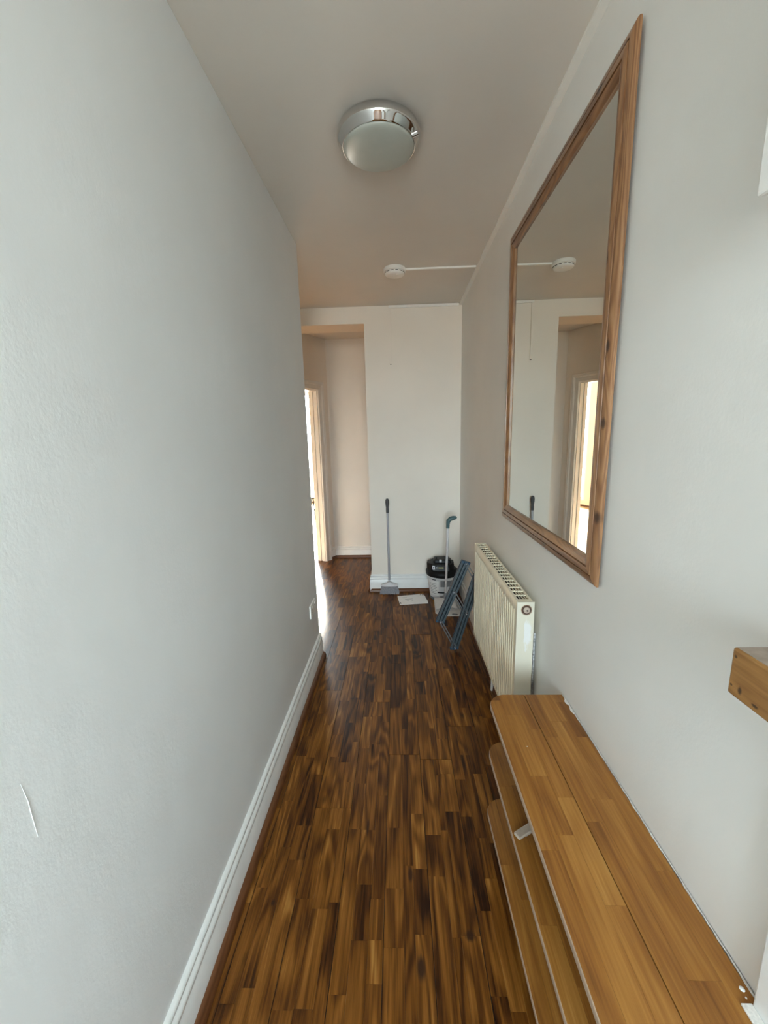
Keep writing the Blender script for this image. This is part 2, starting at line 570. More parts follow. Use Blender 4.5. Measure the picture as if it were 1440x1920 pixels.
# bright room beyond the door
mb = MB(); U0, U1 = -2.2, 4.0
uw_box(mb, U0, U1, RW, RW + 0.12, 0, WIN1[2]); uw_box(mb, U0, U1, RW, RW + 0.12, WIN1[3], CEIL)
uw_box(mb, U0, WIN1[0], RW, RW + 0.12, WIN1[2], WIN1[3]); uw_box(mb, WIN1[1], U1, RW, RW + 0.12, WIN1[2], WIN1[3])
uw_box(mb, U1, U1 + 0.12, 0.12, RW + 0.12, 0, CEIL); uw_box(mb, U0 - 0.12, U0, 0.12, RW + 0.12, 0, CEIL)
uw_box(mb, U0, -1.6, 0.0, 0.12, 0, CEIL)
structure(mb.build('wall_room', M_ROOM))
structure(uw_box(MB(), U0, U1, -0.1, RW + 0.12, CEIL + 0.001, CEIL + 0.1).build('ceiling_room', M_CEIL))
rf = structure(uw_box(MB(), U0, U1, 0.0, RW, -0.1, -0.0045).build('floor_room', M_SUB))
items = []
for xa, xb, ya, yb in make_staves(-0.2, RW, U0, U1, 0.0, 0.1475, fr, lmin=0.3, lmax=0.7):
    if xa < 0.0: continue
    pts = [UW(ya, xa), UW(ya, xb), UW(yb, xb), UW(yb, xa)]
    items.append(([(p.x, p.y) for p in reversed(pts)], tone_of(fr), fr.random(), fr.random()))
o = bpy.data.objects.new('room_planks', stave_mesh('room_planks', items, -0.012, -0.0003, Z3, M_ROOMFLOOR))
col.objects.link(o); o.parent = rf; o['kind'] = 'stuff'
mb = MB(); uw_box(mb, U0, U1, RW - 0.02, RW, 0, 0.03)
structure(mb.build('baseboard_room', M_QUARTER))


def glass_mat():
    m = bpy.data.materials.new('window_glass'); m.use_nodes = True
    nt = m.node_tree; nt.nodes.clear()
    out = nt.nodes.new('ShaderNodeOutputMaterial'); mx = nt.nodes.new('ShaderNodeMixShader')
    tr = nt.nodes.new('ShaderNodeBsdfTransparent'); gl = nt.nodes.new('ShaderNodeBsdfGlossy')
    gl.inputs['Roughness'].default_value = 0.02
    n = noise(nt, position(nt), 3.0, 2)
    nt.links.new(ramp(nt, n, [(0, (0.95, 0.97, 0.97)), (1, (0.97, 0.985, 0.98))]), tr.inputs[0])
    lw = nt.nodes.new('ShaderNodeLayerWeight'); lw.inputs['Blend'].default_value = 0.5
    fac = math_n(nt, 'ADD', math_n(nt, 'MULTIPLY', math_n(nt, 'POWER', lw.outputs['Facing'], 4.0), 0.5), 0.03)
    nt.links.new(fac, mx.inputs[0]); nt.links.new(tr.outputs[0], mx.inputs[1]); nt.links.new(gl.outputs[0], mx.inputs[2])
    nt.links.new(mx.outputs[0], out.inputs[0])
    return m


M_GLASS = glass_mat()
# window of the bright room
mb = MB(); a, b, c, d = WIN1
uw_box(mb, a, a + 0.06, RW + 0.03, RW + 0.09, c, d); uw_box(mb, b - 0.06, b, RW + 0.03, RW + 0.09, c, d)
uw_box(mb, a + 0.06, b - 0.06, RW + 0.03, RW + 0.09, c, c + 0.06); uw_box(mb, a + 0.06, b - 0.06, RW + 0.03, RW + 0.09, d - 0.06, d)
uw_box(mb, (a + b) / 2 - 0.03, (a + b) / 2 + 0.03, RW + 0.03, RW + 0.09, c + 0.06, d - 0.06)
w1 = structure(mb.build('window_1', M_GLOSS))
for p0, p1 in ((a + 0.06, (a + b) / 2 - 0.03), ((a + b) / 2 + 0.03, b - 0.06)):
    uw_box(MB(), p0, p1, RW + 0.055, RW + 0.061, c + 0.06, d - 0.06).build('pane', M_GLASS, w1)

# wall and window behind the camera
x0, x1, z0, z1 = WIN2
mb = MB().box(XL - 0.12, XR + 0.12, Y_IN - 0.1, Y_IN, 0, z0).box(XL - 0.12, XR + 0.12, Y_IN - 0.1, Y_IN, z1, CEIL)
mb.box(XL - 0.12, x0, Y_IN - 0.1, Y_IN, z0, z1).box(x1, XR + 0.12, Y_IN - 0.1, Y_IN, z0, z1)
structure(mb.build('wall_behind', M_WALL))
mb = MB(); t = 0.045; ya, yb = Y_IN - 0.08, Y_IN - 0.03
mb.box(x0, x0 + t, ya, yb, z0, z1).box(x1 - t, x1, ya, yb, z0, z1).box(x0 + t, x1 - t, ya, yb, z0, z0 + t).box(x0 + t, x1 - t, ya, yb, z1 - t, z1)
mb.box(-0.02, 0.02, ya, yb, z0 + t, z1 - t)
w2 = structure(mb.build('window_2', M_GLOSS))
for p0, p1 in ((x0 + t, -0.02), (0.02, x1 - t)):
    MB().box(p0, p1, Y_IN - 0.058, Y_IN - 0.052, z0 + t, z1 - t).build('pane', M_GLASS, w2)

# baseboards: moulded top, flat face, stained beading at the foot
BB = [(0, 0.0), (0.020, 0.0), (0.020, 0.112), (0.0165, 0.117), (0.0165, 0.122), (0.019, 0.127), (0.019, 0.136),
      (0.015, 0.143), (0.010, 0.147), (0.010, 0.151), (0.0135, 0.156), (0.0125, 0.164), (0.007, 0.1695), (0, 0.171)]
QR = [(0.0, 0.0)] + [(0.020 * math.sin(t), 0.030 * math.cos(t)) for t in np.linspace(0, math.pi / 2, 7)]


def baseboard(name, qname, p0, p1, out, m0=0.0, m1=0.0, qm=None, k=1.0):
    prof = [(a, b * k) for a, b in BB]
    structure(MB().sweep(prof, p0, p1, out, m0, m1).build(name, M_GLOSS, smooth=True, angle=50))
    out = Vector(out).normalized()
    q = MB().sweep(QR, Vector(p0) + out * 0.020, Vector(p1) + out * 0.020, out, m0, m1)
    structure(q.build(qname, qm or M_QUARTER, smooth=True, angle=50))


baseboard('baseboard_left', 'trim_1', (XL, Y_IN, 0), (XL, YC, 0), (1, 0, 0))
baseboard('baseboard_far', 'trim_2', (-0.28, YF, 0), (XR, YF, 0), (0, -1, 0), m0=-1, m1=1, qm=M_QUARTERX)
baseboard('baseboard_right', 'trim_3', (XR, Y_IN, 0), (XR, YF, 0), (-1, 0, 0), m1=1)
baseboard('baseboard_back', 'trim_4', (CORN.x, YB, 0), (XR, YB, 0), (0, -1, 0), m0=0.5, qm=M_QUARTERX, k=0.82)
baseboard('baseboard_angled', 'trim_5', UW(-0.10, 0), UW(0, 0), -DW, m1=0.5, k=0.82)
baseboard('baseboard_jamb', 'trim_6', (-0.28, YF, 0), (-0.28, 4.03, 0), (-1, 0, 0), m0=-1)

# door frame in the angled wall
dr = structure(uw_box(uw_box(uw_box(MB(), D1 - 0.028, D1, -0.001, 0.121, 0, DH), D0, D0 + 0.028, -0.001, 0.121, 0, DH), D0 + 0.028, D1 - 0.028, -0.001, 0.121, DH - 0.028, DH)
               .build('door_1', M_GLOSS, bevel=0.002))
CAS = [(0.0, 0.0), (0.0, 0.010), (0.006, 0.015), (0.016, 0.015), (0.020, 0.011), (0.050, 0.014), (0.056, 0.020), (0.066, 0.024), (0.078, 0.022), (0.086, 0.024), (0.090, 0.018), (0.090, 0.0)]
CASING = [(a * 1.05, b * 1.25) for a, b in CAS]


def cas_pt(a, b, side, z):
    """a: distance from the opening, b: out of the wall"""
    e = D1 - 0.020 if side > 0 else D0 + 0.020
    return UW(e + side * a, -b, z)


structure(uw_box(MB(), D0 + 0.028, D1 - 0.028, 0.045, 0.125, -0.006, 0.004).build('trim_7', M_QUARTER, bevel=0.002))
top0 = DH - 0.020
n = len(CASING)
for side in (1, -1):
    vs = [cas_pt(a, b, side, 0) for a, b in CASING] + [cas_pt(a, b, side, top0 + a) for a, b in CASING]
    MB().add(vs, [(i, (i + 1) % n, n + (i + 1) % n, n + i) for i in range(n)] + [tuple(range(n)), tuple(range(n, 2 * n))]).build('casing', M_GLOSS, dr, smooth=True, angle=30)
vs = [cas_pt(a, b, 1, top0 + a) for a, b in CASING] + [cas_pt(a, b, -1, top0 + a) for a, b in CASING]
MB().add(vs, [(i, (i + 1) % n, n + (i + 1) % n, n + i) for i in range(n)]).build('casing', M_GLOSS, dr, smooth=True, angle=30)
uw_box(MB(), D1 - 0.040, D1 - 0.028, 0.055, 0.10, 0, DH - 0.028).build('door_stop', M_GLOSS, dr)

# flat casing of a doorway on the right, beside the camera
structure(MB().box(XR - 0.016, XR + 0.001, -0.30, 0.512, 0.0, 2.15).build('door_2', M_GLOSS, bevel=0.003))

# ------------------------------------------------------------------ cable trunking, smoke alarm
t1 = empty('cable_trunking', (XR, 1.2, CEIL), 'long white cable trunking running along the right wall at the ceiling', 'trunking', 'white cable trunking')
MB().box(XR - 0.024, XR, Y_IN, YF, CEIL - 0.015, CEIL).build('channel', M_PLASTIC, t1, bevel=0.002)
MB().box(XR - 0.0265, XR, Y_IN, YF - 0.001, CEIL - 0.0172, CEIL - 0.0145).build('lid', M_PLASTIC, t1, bevel=0.001)
t2 = empty('cable_trunking', (0.3, 2.99, CEIL), 'short white cable trunking crossing the ceiling to the smoke alarm', 'trunking', 'white cable trunking')
MB().box(0.06, XR - 0.0265, 2.982, 2.998, CEIL - 0.009, CEIL).build('channel', M_PLASTIC, t2, bevel=0.0015)
MB().box(0.06, XR - 0.0265, 2.980, 3.000, CEIL - 0.011, CEIL - 0.0085).build('lid', M_PLASTIC, t2, bevel=0.001)
t3 = empty('cable_trunking', (-0.05, YF, 2.125), 'white L-shaped cable trunking dropping down the far wall', 'trunking', 'white cable trunking')
MB().box(-0.062, XR - 0.030, YF - 0.016, YF, CEIL - 0.024, CEIL - 0.003).build('top_run', M_PLASTIC, t3, bevel=0.0015)
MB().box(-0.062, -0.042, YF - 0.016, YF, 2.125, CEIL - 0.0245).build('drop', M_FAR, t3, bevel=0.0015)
MB().box(-0.058, -0.046, YF - 0.010, YF - 0.002, 2.121, 2.1255).build('open_end', M_SUB, t3)

al = empty('smoke_alarm', (-0.003, 2.985, CEIL), 'round white smoke alarm on the ceiling', 'smoke alarm')
c = (-0.003, 2.985, CEIL)
MB().lathe([(0.0, 0), (0.073, 0), (0.075, -0.003), (0.075, -0.021), (0.072, -0.0235), (0.0, -0.0235)], c, 48).build('base', M_PLASTIC, al, smooth=True)
MB().lathe([(0.062, -0.023), (0.066, -0.027), (0.067, -0.033), (0.062, -0.040), (0.048, -0.044), (0.0, -0.045)], c, 48).build('cover', M_PLASTIC, al, smooth=True, angle=60)
MB().lathe([(0.0, -0.0435), (0.011, -0.0435), (0.011, -0.047), (0.0, -0.0475)], (c[0] + 0.02, c[1] - 0.02, CEIL), 20).build('test_button', M_PLASTIC, al, smooth=True)
mb = MB()
for k in range(14):
    t = 2 * math.pi * k / 14
    mb.obox((c[0] + 0.0655 * math.cos(t), c[1] + 0.0655 * math.sin(t), CEIL - 0.030), (-0.009 * math.sin(t), 0.009 * math.cos(t), 0), (0.002 * math.cos(t), 0.002 * math.sin(t), 0), (0, 0, 0.0018))
mb.build('vent_slots', M_SUB, al)

# ------------------------------------------------------------------ ceiling light
M_CHROME, _nt, _p = new_mat('polished_chrome')
_n = noise(_nt, position(_nt), 6.0, 2)
_nt.links.new(ramp(_nt, _n, [(0, (0.66, 0.66, 0.65)), (1, (0.72, 0.72, 0.71))]), _p.inputs['Base Color'])
_p.inputs['Metallic'].default_value = 1.0; _p.inputs['Roughness'].default_value = 0.06
M_OPAL = plain('opal_diffuser', (0.44, 0.475, 0.435), 0.35, var=0.02)
lc = (-0.052, 1.728, CEIL)
cl = empty('ceiling_light', lc, 'round chrome flush ceiling light with opal glass', 'ceiling light')
prof = [(0.0, 0), (0.146, 0), (0.1505, -0.004), (0.1535, -0.010), (0.1552, -0.018), (0.1550, -0.026), (0.1530, -0.033), (0.1515, -0.0355)]
prof += [(0.1515 - 0.0170 * (i / 5), -0.0355 - 0.0200 * (i / 5)) for i in range(1, 6)]
prof += [(0.1338, -0.0556), (0.1325, -0.054), (0.132, -0.050)]
MB().lathe(prof, lc, 96).build('chrome_ring', M_CHROME, cl, smooth=True, angle=60)
prof = [(0.1318, -0.046), (0.1318, -0.0555)] + [(0.1316 * math.cos(t), -0.056 - 0.019 * math.sin(t)) for t in np.linspace(0.06, math.pi / 2 - 0.02, 12)] + [(0.0, -0.0752)]
MB().lathe(prof, lc, 96).build('diffuser', M_OPAL, cl, smooth=True, angle=60)
kd = Vector((math.cos(-0.42), math.sin(-0.42), 0)); kp = Vector(lc) + kd * 0.1345 + Vector((0, 0, -0.0535))
kd = (kd + Vector((0, 0, 0.10))).normalized()
MB().tube([kp, kp + kd * 0.024], 0.0080, 18).build('retaining_screw', M_CHROME, cl, smooth=True, bevel=0.001)

# ------------------------------------------------------------------ mirror
PINE = [(0.0, (0.11, 0.042, 0.014)), (0.3, (0.215, 0.096, 0.038)), (0.6, (0.32, 0.162, 0.070)), (1.0, (0.46, 0.27, 0.14))]
MY0, MY1, MZ0, MZ1 = 1.106, 2.146, 1.061, 2.409


def wall_pt(px, py, X):
    d = CF + CR * ((px - 720) / 755) - CU * ((py - 960) / 755)
    return Vector((0, 0, CAM_H)) + d * (X / d.x)


KN = []
for y_, z_, sy_, sz_ in ((1.168, 2.182, 0.010, 0.022), (1.162, 1.935, 0.010, 0.020), (1.126, 1.715, 0.011, 0.020), (1.122, 1.518, 0.013, 0.020), (1.118, 1.262, 0.016, 0.024)):
    KN.append((XR - 0.027, y_, z_, 0.03, sy_, sz_))
M_PINEV = wood('pine_vertical', PINE, axis='z', rough=0.38, stave=False, knots=KN, xs=1.3, base=0.44, ringk=0.34, coat=0.5)
M_PINEH = wood('pine_horizontal', PINE, axis='y', rough=0.33, stave=False, knots=[(XR - 0.027, 1.268, 2.381, 0.03, 0.024, 0.013), (XR - 0.027, 1.125, 1.085, 0.03, 0.012, 0.009), (XR - 0.02, 1.50, 1.08, 0.03, 0.020, 0.006)], xs=1.3, base=0.36, ringk=0.34, coat=0.4)
mr = empty('wall_mirror', (XR, (MY0 + MY1) / 2, MZ0), 'large rectangular mirror in a knotty pine frame on the right wall', 'mirror')
FP = [(0.003, 0.008), (0.0, 0.010), (0.0, 0.0150), (0.0025, 0.0185), (0.0075, 0.0212), (0.016, 0.0235), (0.0235, 0.0245), (0.0245, 0.0185), (0.0268, 0.0185), (0.0280, 0.0258),
      (0.038, 0.0275), (0.0455, 0.0275), (0.0465, 0.0205), (0.0488, 0.0205), (0.0500, 0.0260), (0.059, 0.0240), (0.067, 0.0200), (0.073, 0.0165), (0.073, 0.008)]
corners = [(MY0, MZ0, 1, 1), (MY1, MZ0, -1, 1), (MY1, MZ1, -1, -1), (MY0, MZ1, 1, -1)]
n = len(FP)
for i in range(4):
    y0_, z0_, sy0, sz0 = corners[i]; y1_, z1_, sy1, sz1 = corners[(i + 1) % 4]
    vs = [(XR - b, y0_ + sy0 * a, z0_ + sz0 * a) for a, b in FP] + [(XR - b, y1_ + sy1 * a, z1_ + sz1 * a) for a, b in FP]
    MB().add(vs, [(k, (k + 1) % n, n + (k + 1) % n, n + k) for k in range(n)]).build('frame_rail', (M_PINEH, M_PINEV)[i % 2], mr, smooth=True, angle=28)
M_MIRROR, _nt, _p = new_mat('mirror_silver')
_n = noise(_nt, position(_nt), 2.0, 2)
_nt.links.new(ramp(_nt, _n, [(0, (0.80, 0.83, 0.79)), (1, (0.82, 0.845, 0.81))]), _p.inputs['Base Color'])
_p.inputs['Metallic'].default_value = 1.0; _p.inputs['Roughness'].default_value = 0.0
MB().box(XR - 0.0115, XR - 0.007, MY0 + 0.060, MY1 - 0.060, MZ0 + 0.060, MZ1 - 0.060).build('mirror_glass', M_MIRROR, mr)
MB().box(XR - 0.007, XR, MY0 + 0.10, MY1 - 0.10, MZ0 + 0.10, MZ1 - 0.10).build('backing_board', M_BENCHCORE, mr)

# ------------------------------------------------------------------ radiator
M_RAD = plain('cream_radiator_enamel', (0.86, 0.79, 0.61), 0.3, var=0.03, vscale=8)
M_RADDK = plain('radiator_inside', (0.05, 0.045, 0.035), 0.8)
RX, RXB, RY0, RY1, RZ0, RZ1 = 0.478, 0.550, 1.580, 2.505, 0.195, 0.810
rd = empty('radiator', (RX, (RY0 + RY1) / 2, RZ0), 'cream double panel radiator with fluted front below the mirror', 'radiator')


def panel(xf, sgn):
    nfl = 27; per = (RY1 - RY0 - 0.03) / nfl
    ys = [RY0]; hs = [0]
    for i in range(nfl):
        b = RY0 + 0.015 + i * per
        for t, h in ((0.22, 0), (0.30, 0.9), (0.38, 1), (0.66, 1), (0.74, 0.9), (0.82, 0)):
            ys.append(b + t * per); hs.append(h)
    ys.append(RY1); hs.append(0)
    zs = [(RZ0, 0), (RZ0 + 0.020, 0), (RZ0 + 0.032, 1), (RZ1 - 0.056, 1), (RZ1 - 0.042, 0), (RZ1 - 0.006, 0)]
    m = MB()
    vs = [(xf + sgn * 0.012 * h * k, y, z) for z, k in zs for y, h in zip(ys, hs)]
    w = len(ys)
    # rolled upper and lower edge
    vs += [(xf + sgn * 0.004, y, RZ1) for y in ys] + [(xf + sgn * 0.014, y, RZ1) for y in ys] + [(xf + sgn * 0.014, y, RZ0) for y in ys]
    rows = len(zs) + 3
    fs = [(j * w + i, j * w + i + 1, (j + 1) * w + i + 1, (j + 1) * w + i) for j in range(rows - 1) for i in range(w - 1)]
    fs += [((rows - 1) * w + i, (rows - 1) * w + i + 1, i + 1, i) for i in range(w - 1)]
    return m.add(vs, fs)


panel(RX, 1).build('front_panel', M_RAD, rd, smooth=True, angle=50)
panel(RXB, -1).build('rear_panel', M_RAD, rd, smooth=True, angle=50)
# top grille: lattice of thin bars with open cells
gx0, gx1, gy0, gy1 = RX + 0.004, RXB - 0.004, RY0 + 0.002, RY1 - 0.002
mb = MB()
mb.box(gx0, gx0 + 0.009, gy0, gy1, RZ1 - 0.001, RZ1 + 0.003).box(gx1 - 0.009, gx1, gy0, gy1, RZ1 - 0.001, RZ1 + 0.003)
mb.box(gx0 + 0.009, gx1 - 0.009, gy0, gy0 + 0.03, RZ1 - 0.001, RZ1 + 0.003).box(gx0 + 0.009, gx1 - 0.009, gy1 - 0.016, gy1, RZ1 - 0.001, RZ1 + 0.003)
for i in range(1, 4):
    x = gx0 + 0.009 + (gx1 - gx0 - 0.018) * i / 4
    mb.box(x - 0.0013, x + 0.0013, gy0 + 0.03, gy1 - 0.016, RZ1 - 0.002, RZ1 + 0.0025)
ncell = 19
for i in range(1, ncell):
    y = gy0 + 0.03 + (gy1 - gy0 - 0.046) * i / ncell
    mb.box(gx0 + 0.009, gx1 - 0.009, y - 0.0040, y + 0.0040, RZ1 - 0.0015, RZ1 + 0.0028)
mb.build('top_grille', M_RAD, rd)
mb = MB()
k = 0
y = RY0 + 0.03
while y < RY1 - 0.03:
    mb.box(RX + 0.013, RXB - 0.013, y, y + 0.0015, RZ0 + 0.03, RZ1 - 0.025); y += 0.018
mb.build('convector_fins', M_RADDK, rd)
# end panels; the near one carries dabs of white touch-up paint
M_RADEND, _nt, _p = new_mat('cream_enamel_touched_up')
_pos = position(_nt, (1, 1, 1))
_g = N(_nt, 'ShaderNodeVectorMath', operation='SUBTRACT'); _nt.links.new(_pos, _g.inputs[0]); _g.inputs[1].default_value = (0.526, RY0, 0.675)
_d = N(_nt, 'ShaderNodeVectorMath', operation='DIVIDE'); _nt.links.new(_g.outputs[0], _d.inputs[0]); _d.inputs[1].default_value = (0.017, 1, 0.075)
_l = N(_nt, 'ShaderNodeVectorMath', operation='LENGTH'); _nt.links.new(_d.outputs[0], _l.inputs[0])
_s = math_n(_nt, 'ADD', _l.outputs['Value'], math_n(_nt, 'MULTIPLY', math_n(_nt, 'SUBTRACT', noise(_nt, position(_nt, (70, 1, 22)), 1.0, 3), 0.5), 1.7))
_k = ramp(_nt, _s, [(0.75, 0.9), (0.95, 0.0)])
_nt.links.new(mixc(_nt, _k, (0.66, 0.625, 0.515), (0.74, 0.74, 0.73)), _p.inputs['Base Color'])
_p.inputs['Roughness'].default_value = 0.32
MB().box(RX, RXB, RY0 - 0.004, RY0 + 0.002, RZ0, RZ1 + 0.004).build('end_panel', M_RADEND, rd, bevel=0.0015)
MB().box(RX, RXB, RY1 - 0.002, RY1 + 0.004, RZ0, RZ1 + 0.004).build('end_panel', M_RAD, rd, bevel=0.0015)
M_COPPER = plain('tarnished_brass', (0.50, 0.33, 0.22), 0.35, metal=0.8)


def ylathe(prof, c, n=28):
    """profile (radius, distance towards -y) turned about the y axis"""
    m = MB(); vs = []
    for r, d in prof:
        for k_ in range(n):
            t = 2 * math.pi * k_ / n
            vs.append((c[0] + r * math.cos(t), c[1] - d, c[2] + r * math.sin(t)))
    fs = [(i * n + k_, i * n + (k_ + 1) % n, (i + 1) * n + (k_ + 1) % n, (i + 1) * n + k_) for i in range(len(prof) - 1) for k_ in range(n)]
    return m.add(vs, fs)


pc = (RX + 0.039, RY0 - 0.004, RZ1 - 0.030)
pl = ylathe([(0.0, 0.0006), (0.0195, 0.0006), (0.020, 0.0), (0.020, -0.001)], pc).build('plug_recess', plain('rusty_ring', (0.085, 0.045, 0.028), 0.7, var=0.3, vscale=300), rd, smooth=True)
ylathe([(0.0205, 0.0), (0.0205, 0.0014), (0.0225, 0.0014), (0.0225, 0.0)], pc).build('plug_collar', M_COPPER, pl, smooth=True)
ylathe([(0.0135, 0.0), (0.0135, 0.004), (0.012, 0.0052), (0.0075, 0.0052), (0.007, 0.003), (0.0045, 0.003), (0.0, 0.003)], pc).build('plug', plain('plug_metal', (0.62, 0.52, 0.44), 0.35, metal=0.6), pl, smooth=True)
ylathe([(0.0, 0.0045), (0.0030, 0.0045), (0.0030, 0.002)], (pc[0] + 0.002, pc[1], pc[2] - 0.002), 12).build('plug_slot', M_SUB, pl)
M_FLAKE = plain('flaking_paint', (0.42, 0.42, 0.43), 0.7, var=0.6, vscale=120)
for yb_ in (RY0 + 0.035, RY1 - 0.12):
    MB().box(RXB, XR - 0.003, yb_, yb_ + 0.028, RZ0 + 0.01, RZ1 - 0.17).box(RXB + 0.012, XR - 0.003, yb_ - 0.010, yb_ + 0.038, RZ0, RZ1 - 0.15).build('wall_bracket', M_FLAKE, rd, bevel=0.001)
MB().tube([(RX + 0.052, RY1 - 0.33, RZ0 + 0.02), (RX + 0.052, RY1 - 0.33, 0.0)], 0.0075, 14).build('feed_pipe', M_GLOSS, rd, smooth=True)
MB().lathe([(0.0, 0.118), (0.014, 0.118), (0.016, 0.114), (0.016, 0.088), (0.012, 0.084), (0.0, 0.084)], (RX + 0.052, RY1 - 0.33, 0.0), 20).build('valve', M_PLASTIC, rd, smooth=True)

# ------------------------------------------------------------------ stepped shelf bench
BX0, BX1, BY0, BY1 = 0.302, XR - 0.006, 0.08, 1.309


def bench_outline(inset=0.0, r=0.062):
    r = r - inset
    x0, x1, y0, y1 = BX0 + inset, BX1 - inset * 0, BY0 + inset, BY1 - inset
    pts = [(x0, y0), (x1, y0), (x1, y1)]
    for t in np.linspace(math.pi / 2, math.pi, 10):
        pts.append((x0 + r + r * math.cos(t), y1 - r + r * math.sin(t)))
    return pts


bench = empty('shelf_bench', ((BX0 + BX1) / 2, 0.7, 0.0), 'three-tier oak shelf bench with rounded corners along the right wall', 'bench')
br = random.Random(5)
for nm, zt, full in (('top_board', 0.580, True), ('middle_board', 0.386, True), ('bottom_board', 0.142, True)):
    th = 0.022
    core = MB().prism(bench_outline(0.003), zt - th, zt - 0.004).build(nm, M_BENCHCORE, bench)
    # pale rounded edge strip along the front and round the corner
    path = bench_outline(0.0)[3:] + [(BX0, BY0)]
    path = [(BX1 - 0.002, BY1)] + path
    ed = MB(); m_ = len(path); vs = []
    sect = [(0.004, -0.0012), (0.0015, -0.0004 - 0.0008), (0.0003, -0.003), (0.0, -0.006), (0.0, -th + 0.004), (0.0012, -th + 0.0006), (0.004, -th)]
    for i, (x, y) in enumerate(path):
        a = Vector((*path[max(0, i - 1)], 0)); b = Vector((*path[min(m_ - 1, i + 1)], 0))
        d_ = (b - a).normalized(); inn = Vector((-d_.y, d_.x, 0))
        for s_, z_ in sect: vs.append((x + inn.x * s_, y + inn.y * s_, zt + z_))
    q = len(sect)
    ed.add(vs, [(i * q + j, (i + 1) * q + j, (i + 1) * q + j + 1, i * q + j + 1) for i in range(m_ - 1) for j in range(q - 1)])
    ed.build('edge_strip', M_BENCHEDGE, core, smooth=True, angle=60)
    outl = bench_outline(0.0014)
    for xa, xb, ya, yb in make_staves(BX0, BX1, BY0, BY1, BX0 - 0.006, 0.137, br, strips=3, lmin=0.16, lmax=0.55, plank=(3.0, 4.0), jit=0.14, off=0.3):
        poly = clip([(xa, ya), (xb, ya), (xb, yb), (xa, yb)], outl)
        if len(poly) < 3: continue
        if nm != 'top_board' and xa > BX0 + 0.2: continue
        me = stave_mesh('strip', [(poly, min(1, max(0, br.gauss(0.5, 0.2))), br.random(), br.random())], zt - 0.005, zt, world_org(core), M_BENCH)
        o = bpy.data.objects.new('strip', me); col.objects.link(o); o.parent = core
for yy in (0.30, 1.16):
    for za, zb in ((0.0, 0.120), (0.142, 0.364), (0.386, 0.558)):
        MB().box(BX0 + 0.11, BX1 - 0.02, yy, yy + 0.022, za, zb).build('upright', M_BENCHCORE, bench, bevel=0.002)
# uneven white filler between the top board and the wall
cr_ = random.Random(9)
mb = MB(); vs = []; ys = np.arange(0.515, 1.305, 0.012)
for i, y in enumerate(ys):
    wv = 0.0036 + 0.0034 * (cr_.random() ** 2.5) + (0.009 if 0.03 < (1.305 - y) < 0.10 else 0) * cr_.random()
    h = 0.0008 + 0.0020 * cr_.random()
    vs += [(XR - wv, y, 0.5802), (XR - wv * 0.6 - 0.0008, y, 0.580 + h), (XR - 0.0022, y, 0.5806 + h * 0.3)]
mb.add(vs, [(i * 3 + j, (i + 1) * 3 + j, (i + 1) * 3 + j + 1, i * 3 + j + 1) for i in range(len(ys) - 1) for j in range(2)])
M_FILL = plain('dry_filler', (0.72, 0.70, 0.66), 0.8, var=0.15, vscale=200)
mb.build('filler', M_FILL, bench, smooth=True, recalc=True)
MB().box(XR - 0.034, XR - 0.0165, 0.20, 0.512, 0.5801, 0.584).build('filler', M_FILL, bench, bevel=0.001)
for (x, y, r_) in ((0.556, 0.531, 0.0042), (0.5535, 0.520, 0.0016), (0.368, 1.063, 0.0016)):
    MB().lathe([(0.0, 0.0012), (r_ * 0.7, 0.001), (r_, 0.0001)], (x, y, 0.5801), 12).build('paint_spot', M_GLOSS, bench, smooth=True)

# pale stick on the middle board
stick = empty('wood_stick', (0.36, 0.97, 0.386), 'short pale flat stick poking out on the middle board of the bench', 'stick')
d_ = Vector((0.86, 0.50, 0.0)).normalized(); s_ = Vector((-d_.y, d_.x, 0))
p_ = Vector((0.309, 0.944, 0.397))
M_STICK = plain('pale_bare_wood', (0.42, 0.34, 0.27), 0.6, var=0.12, vscale=60)
MB().obox(p_ + d_ * 0.07, d_ * 0.07, s_ * 0.011, (0, 0, 0.0045)).build('bar', M_STICK, stick, bevel=0.003, seg=3)
MB().obox(p_ + d_ * 0.085 - Vector((0, 0, 0.0075)), d_ * 0.055, s_ * 0.008, (0, 0, 0.0034)).build('batten', M_STICK, stick, bevel=0.001)

# ------------------------------------------------------------------ thick shelf and box on the right wall
sh = empty('wall_shelf', (XR, 0.2, 1.139), 'thick oak shelf end jutting from the right wall above the bench', 'shelf')
MB().box(0.45, XR, -0.35, 0.520, 1.139, 1.207).build('beam', M_SHELF, sh, bevel=0.0035, seg=3)
MB().box(0.4535, XR, -0.35, 0.5165, 1.2065, 1.2078).build('dusty_sheen_top', plain('dust_and_sheen_grey', (0.30, 0.235, 0.19), 0.55, var=0.25, vscale=40), sh)  # grey of dust and reflected light painted onto the shelf top
bxo = empty('wall_box', (XR, 0.4, 1.81), 'white box corner high on the right wall at the picture edge', 'box')
MB().box(0.512, XR, 0.12, 0.640, 1.815, 2.30).build('casing', M_WALL, bxo, bevel=0.003)
MB().box(0.500, 0.5125, 0.114, 0.646, 1.810, 2.306).build('lid', M_WALL, bxo, bevel=0.004)

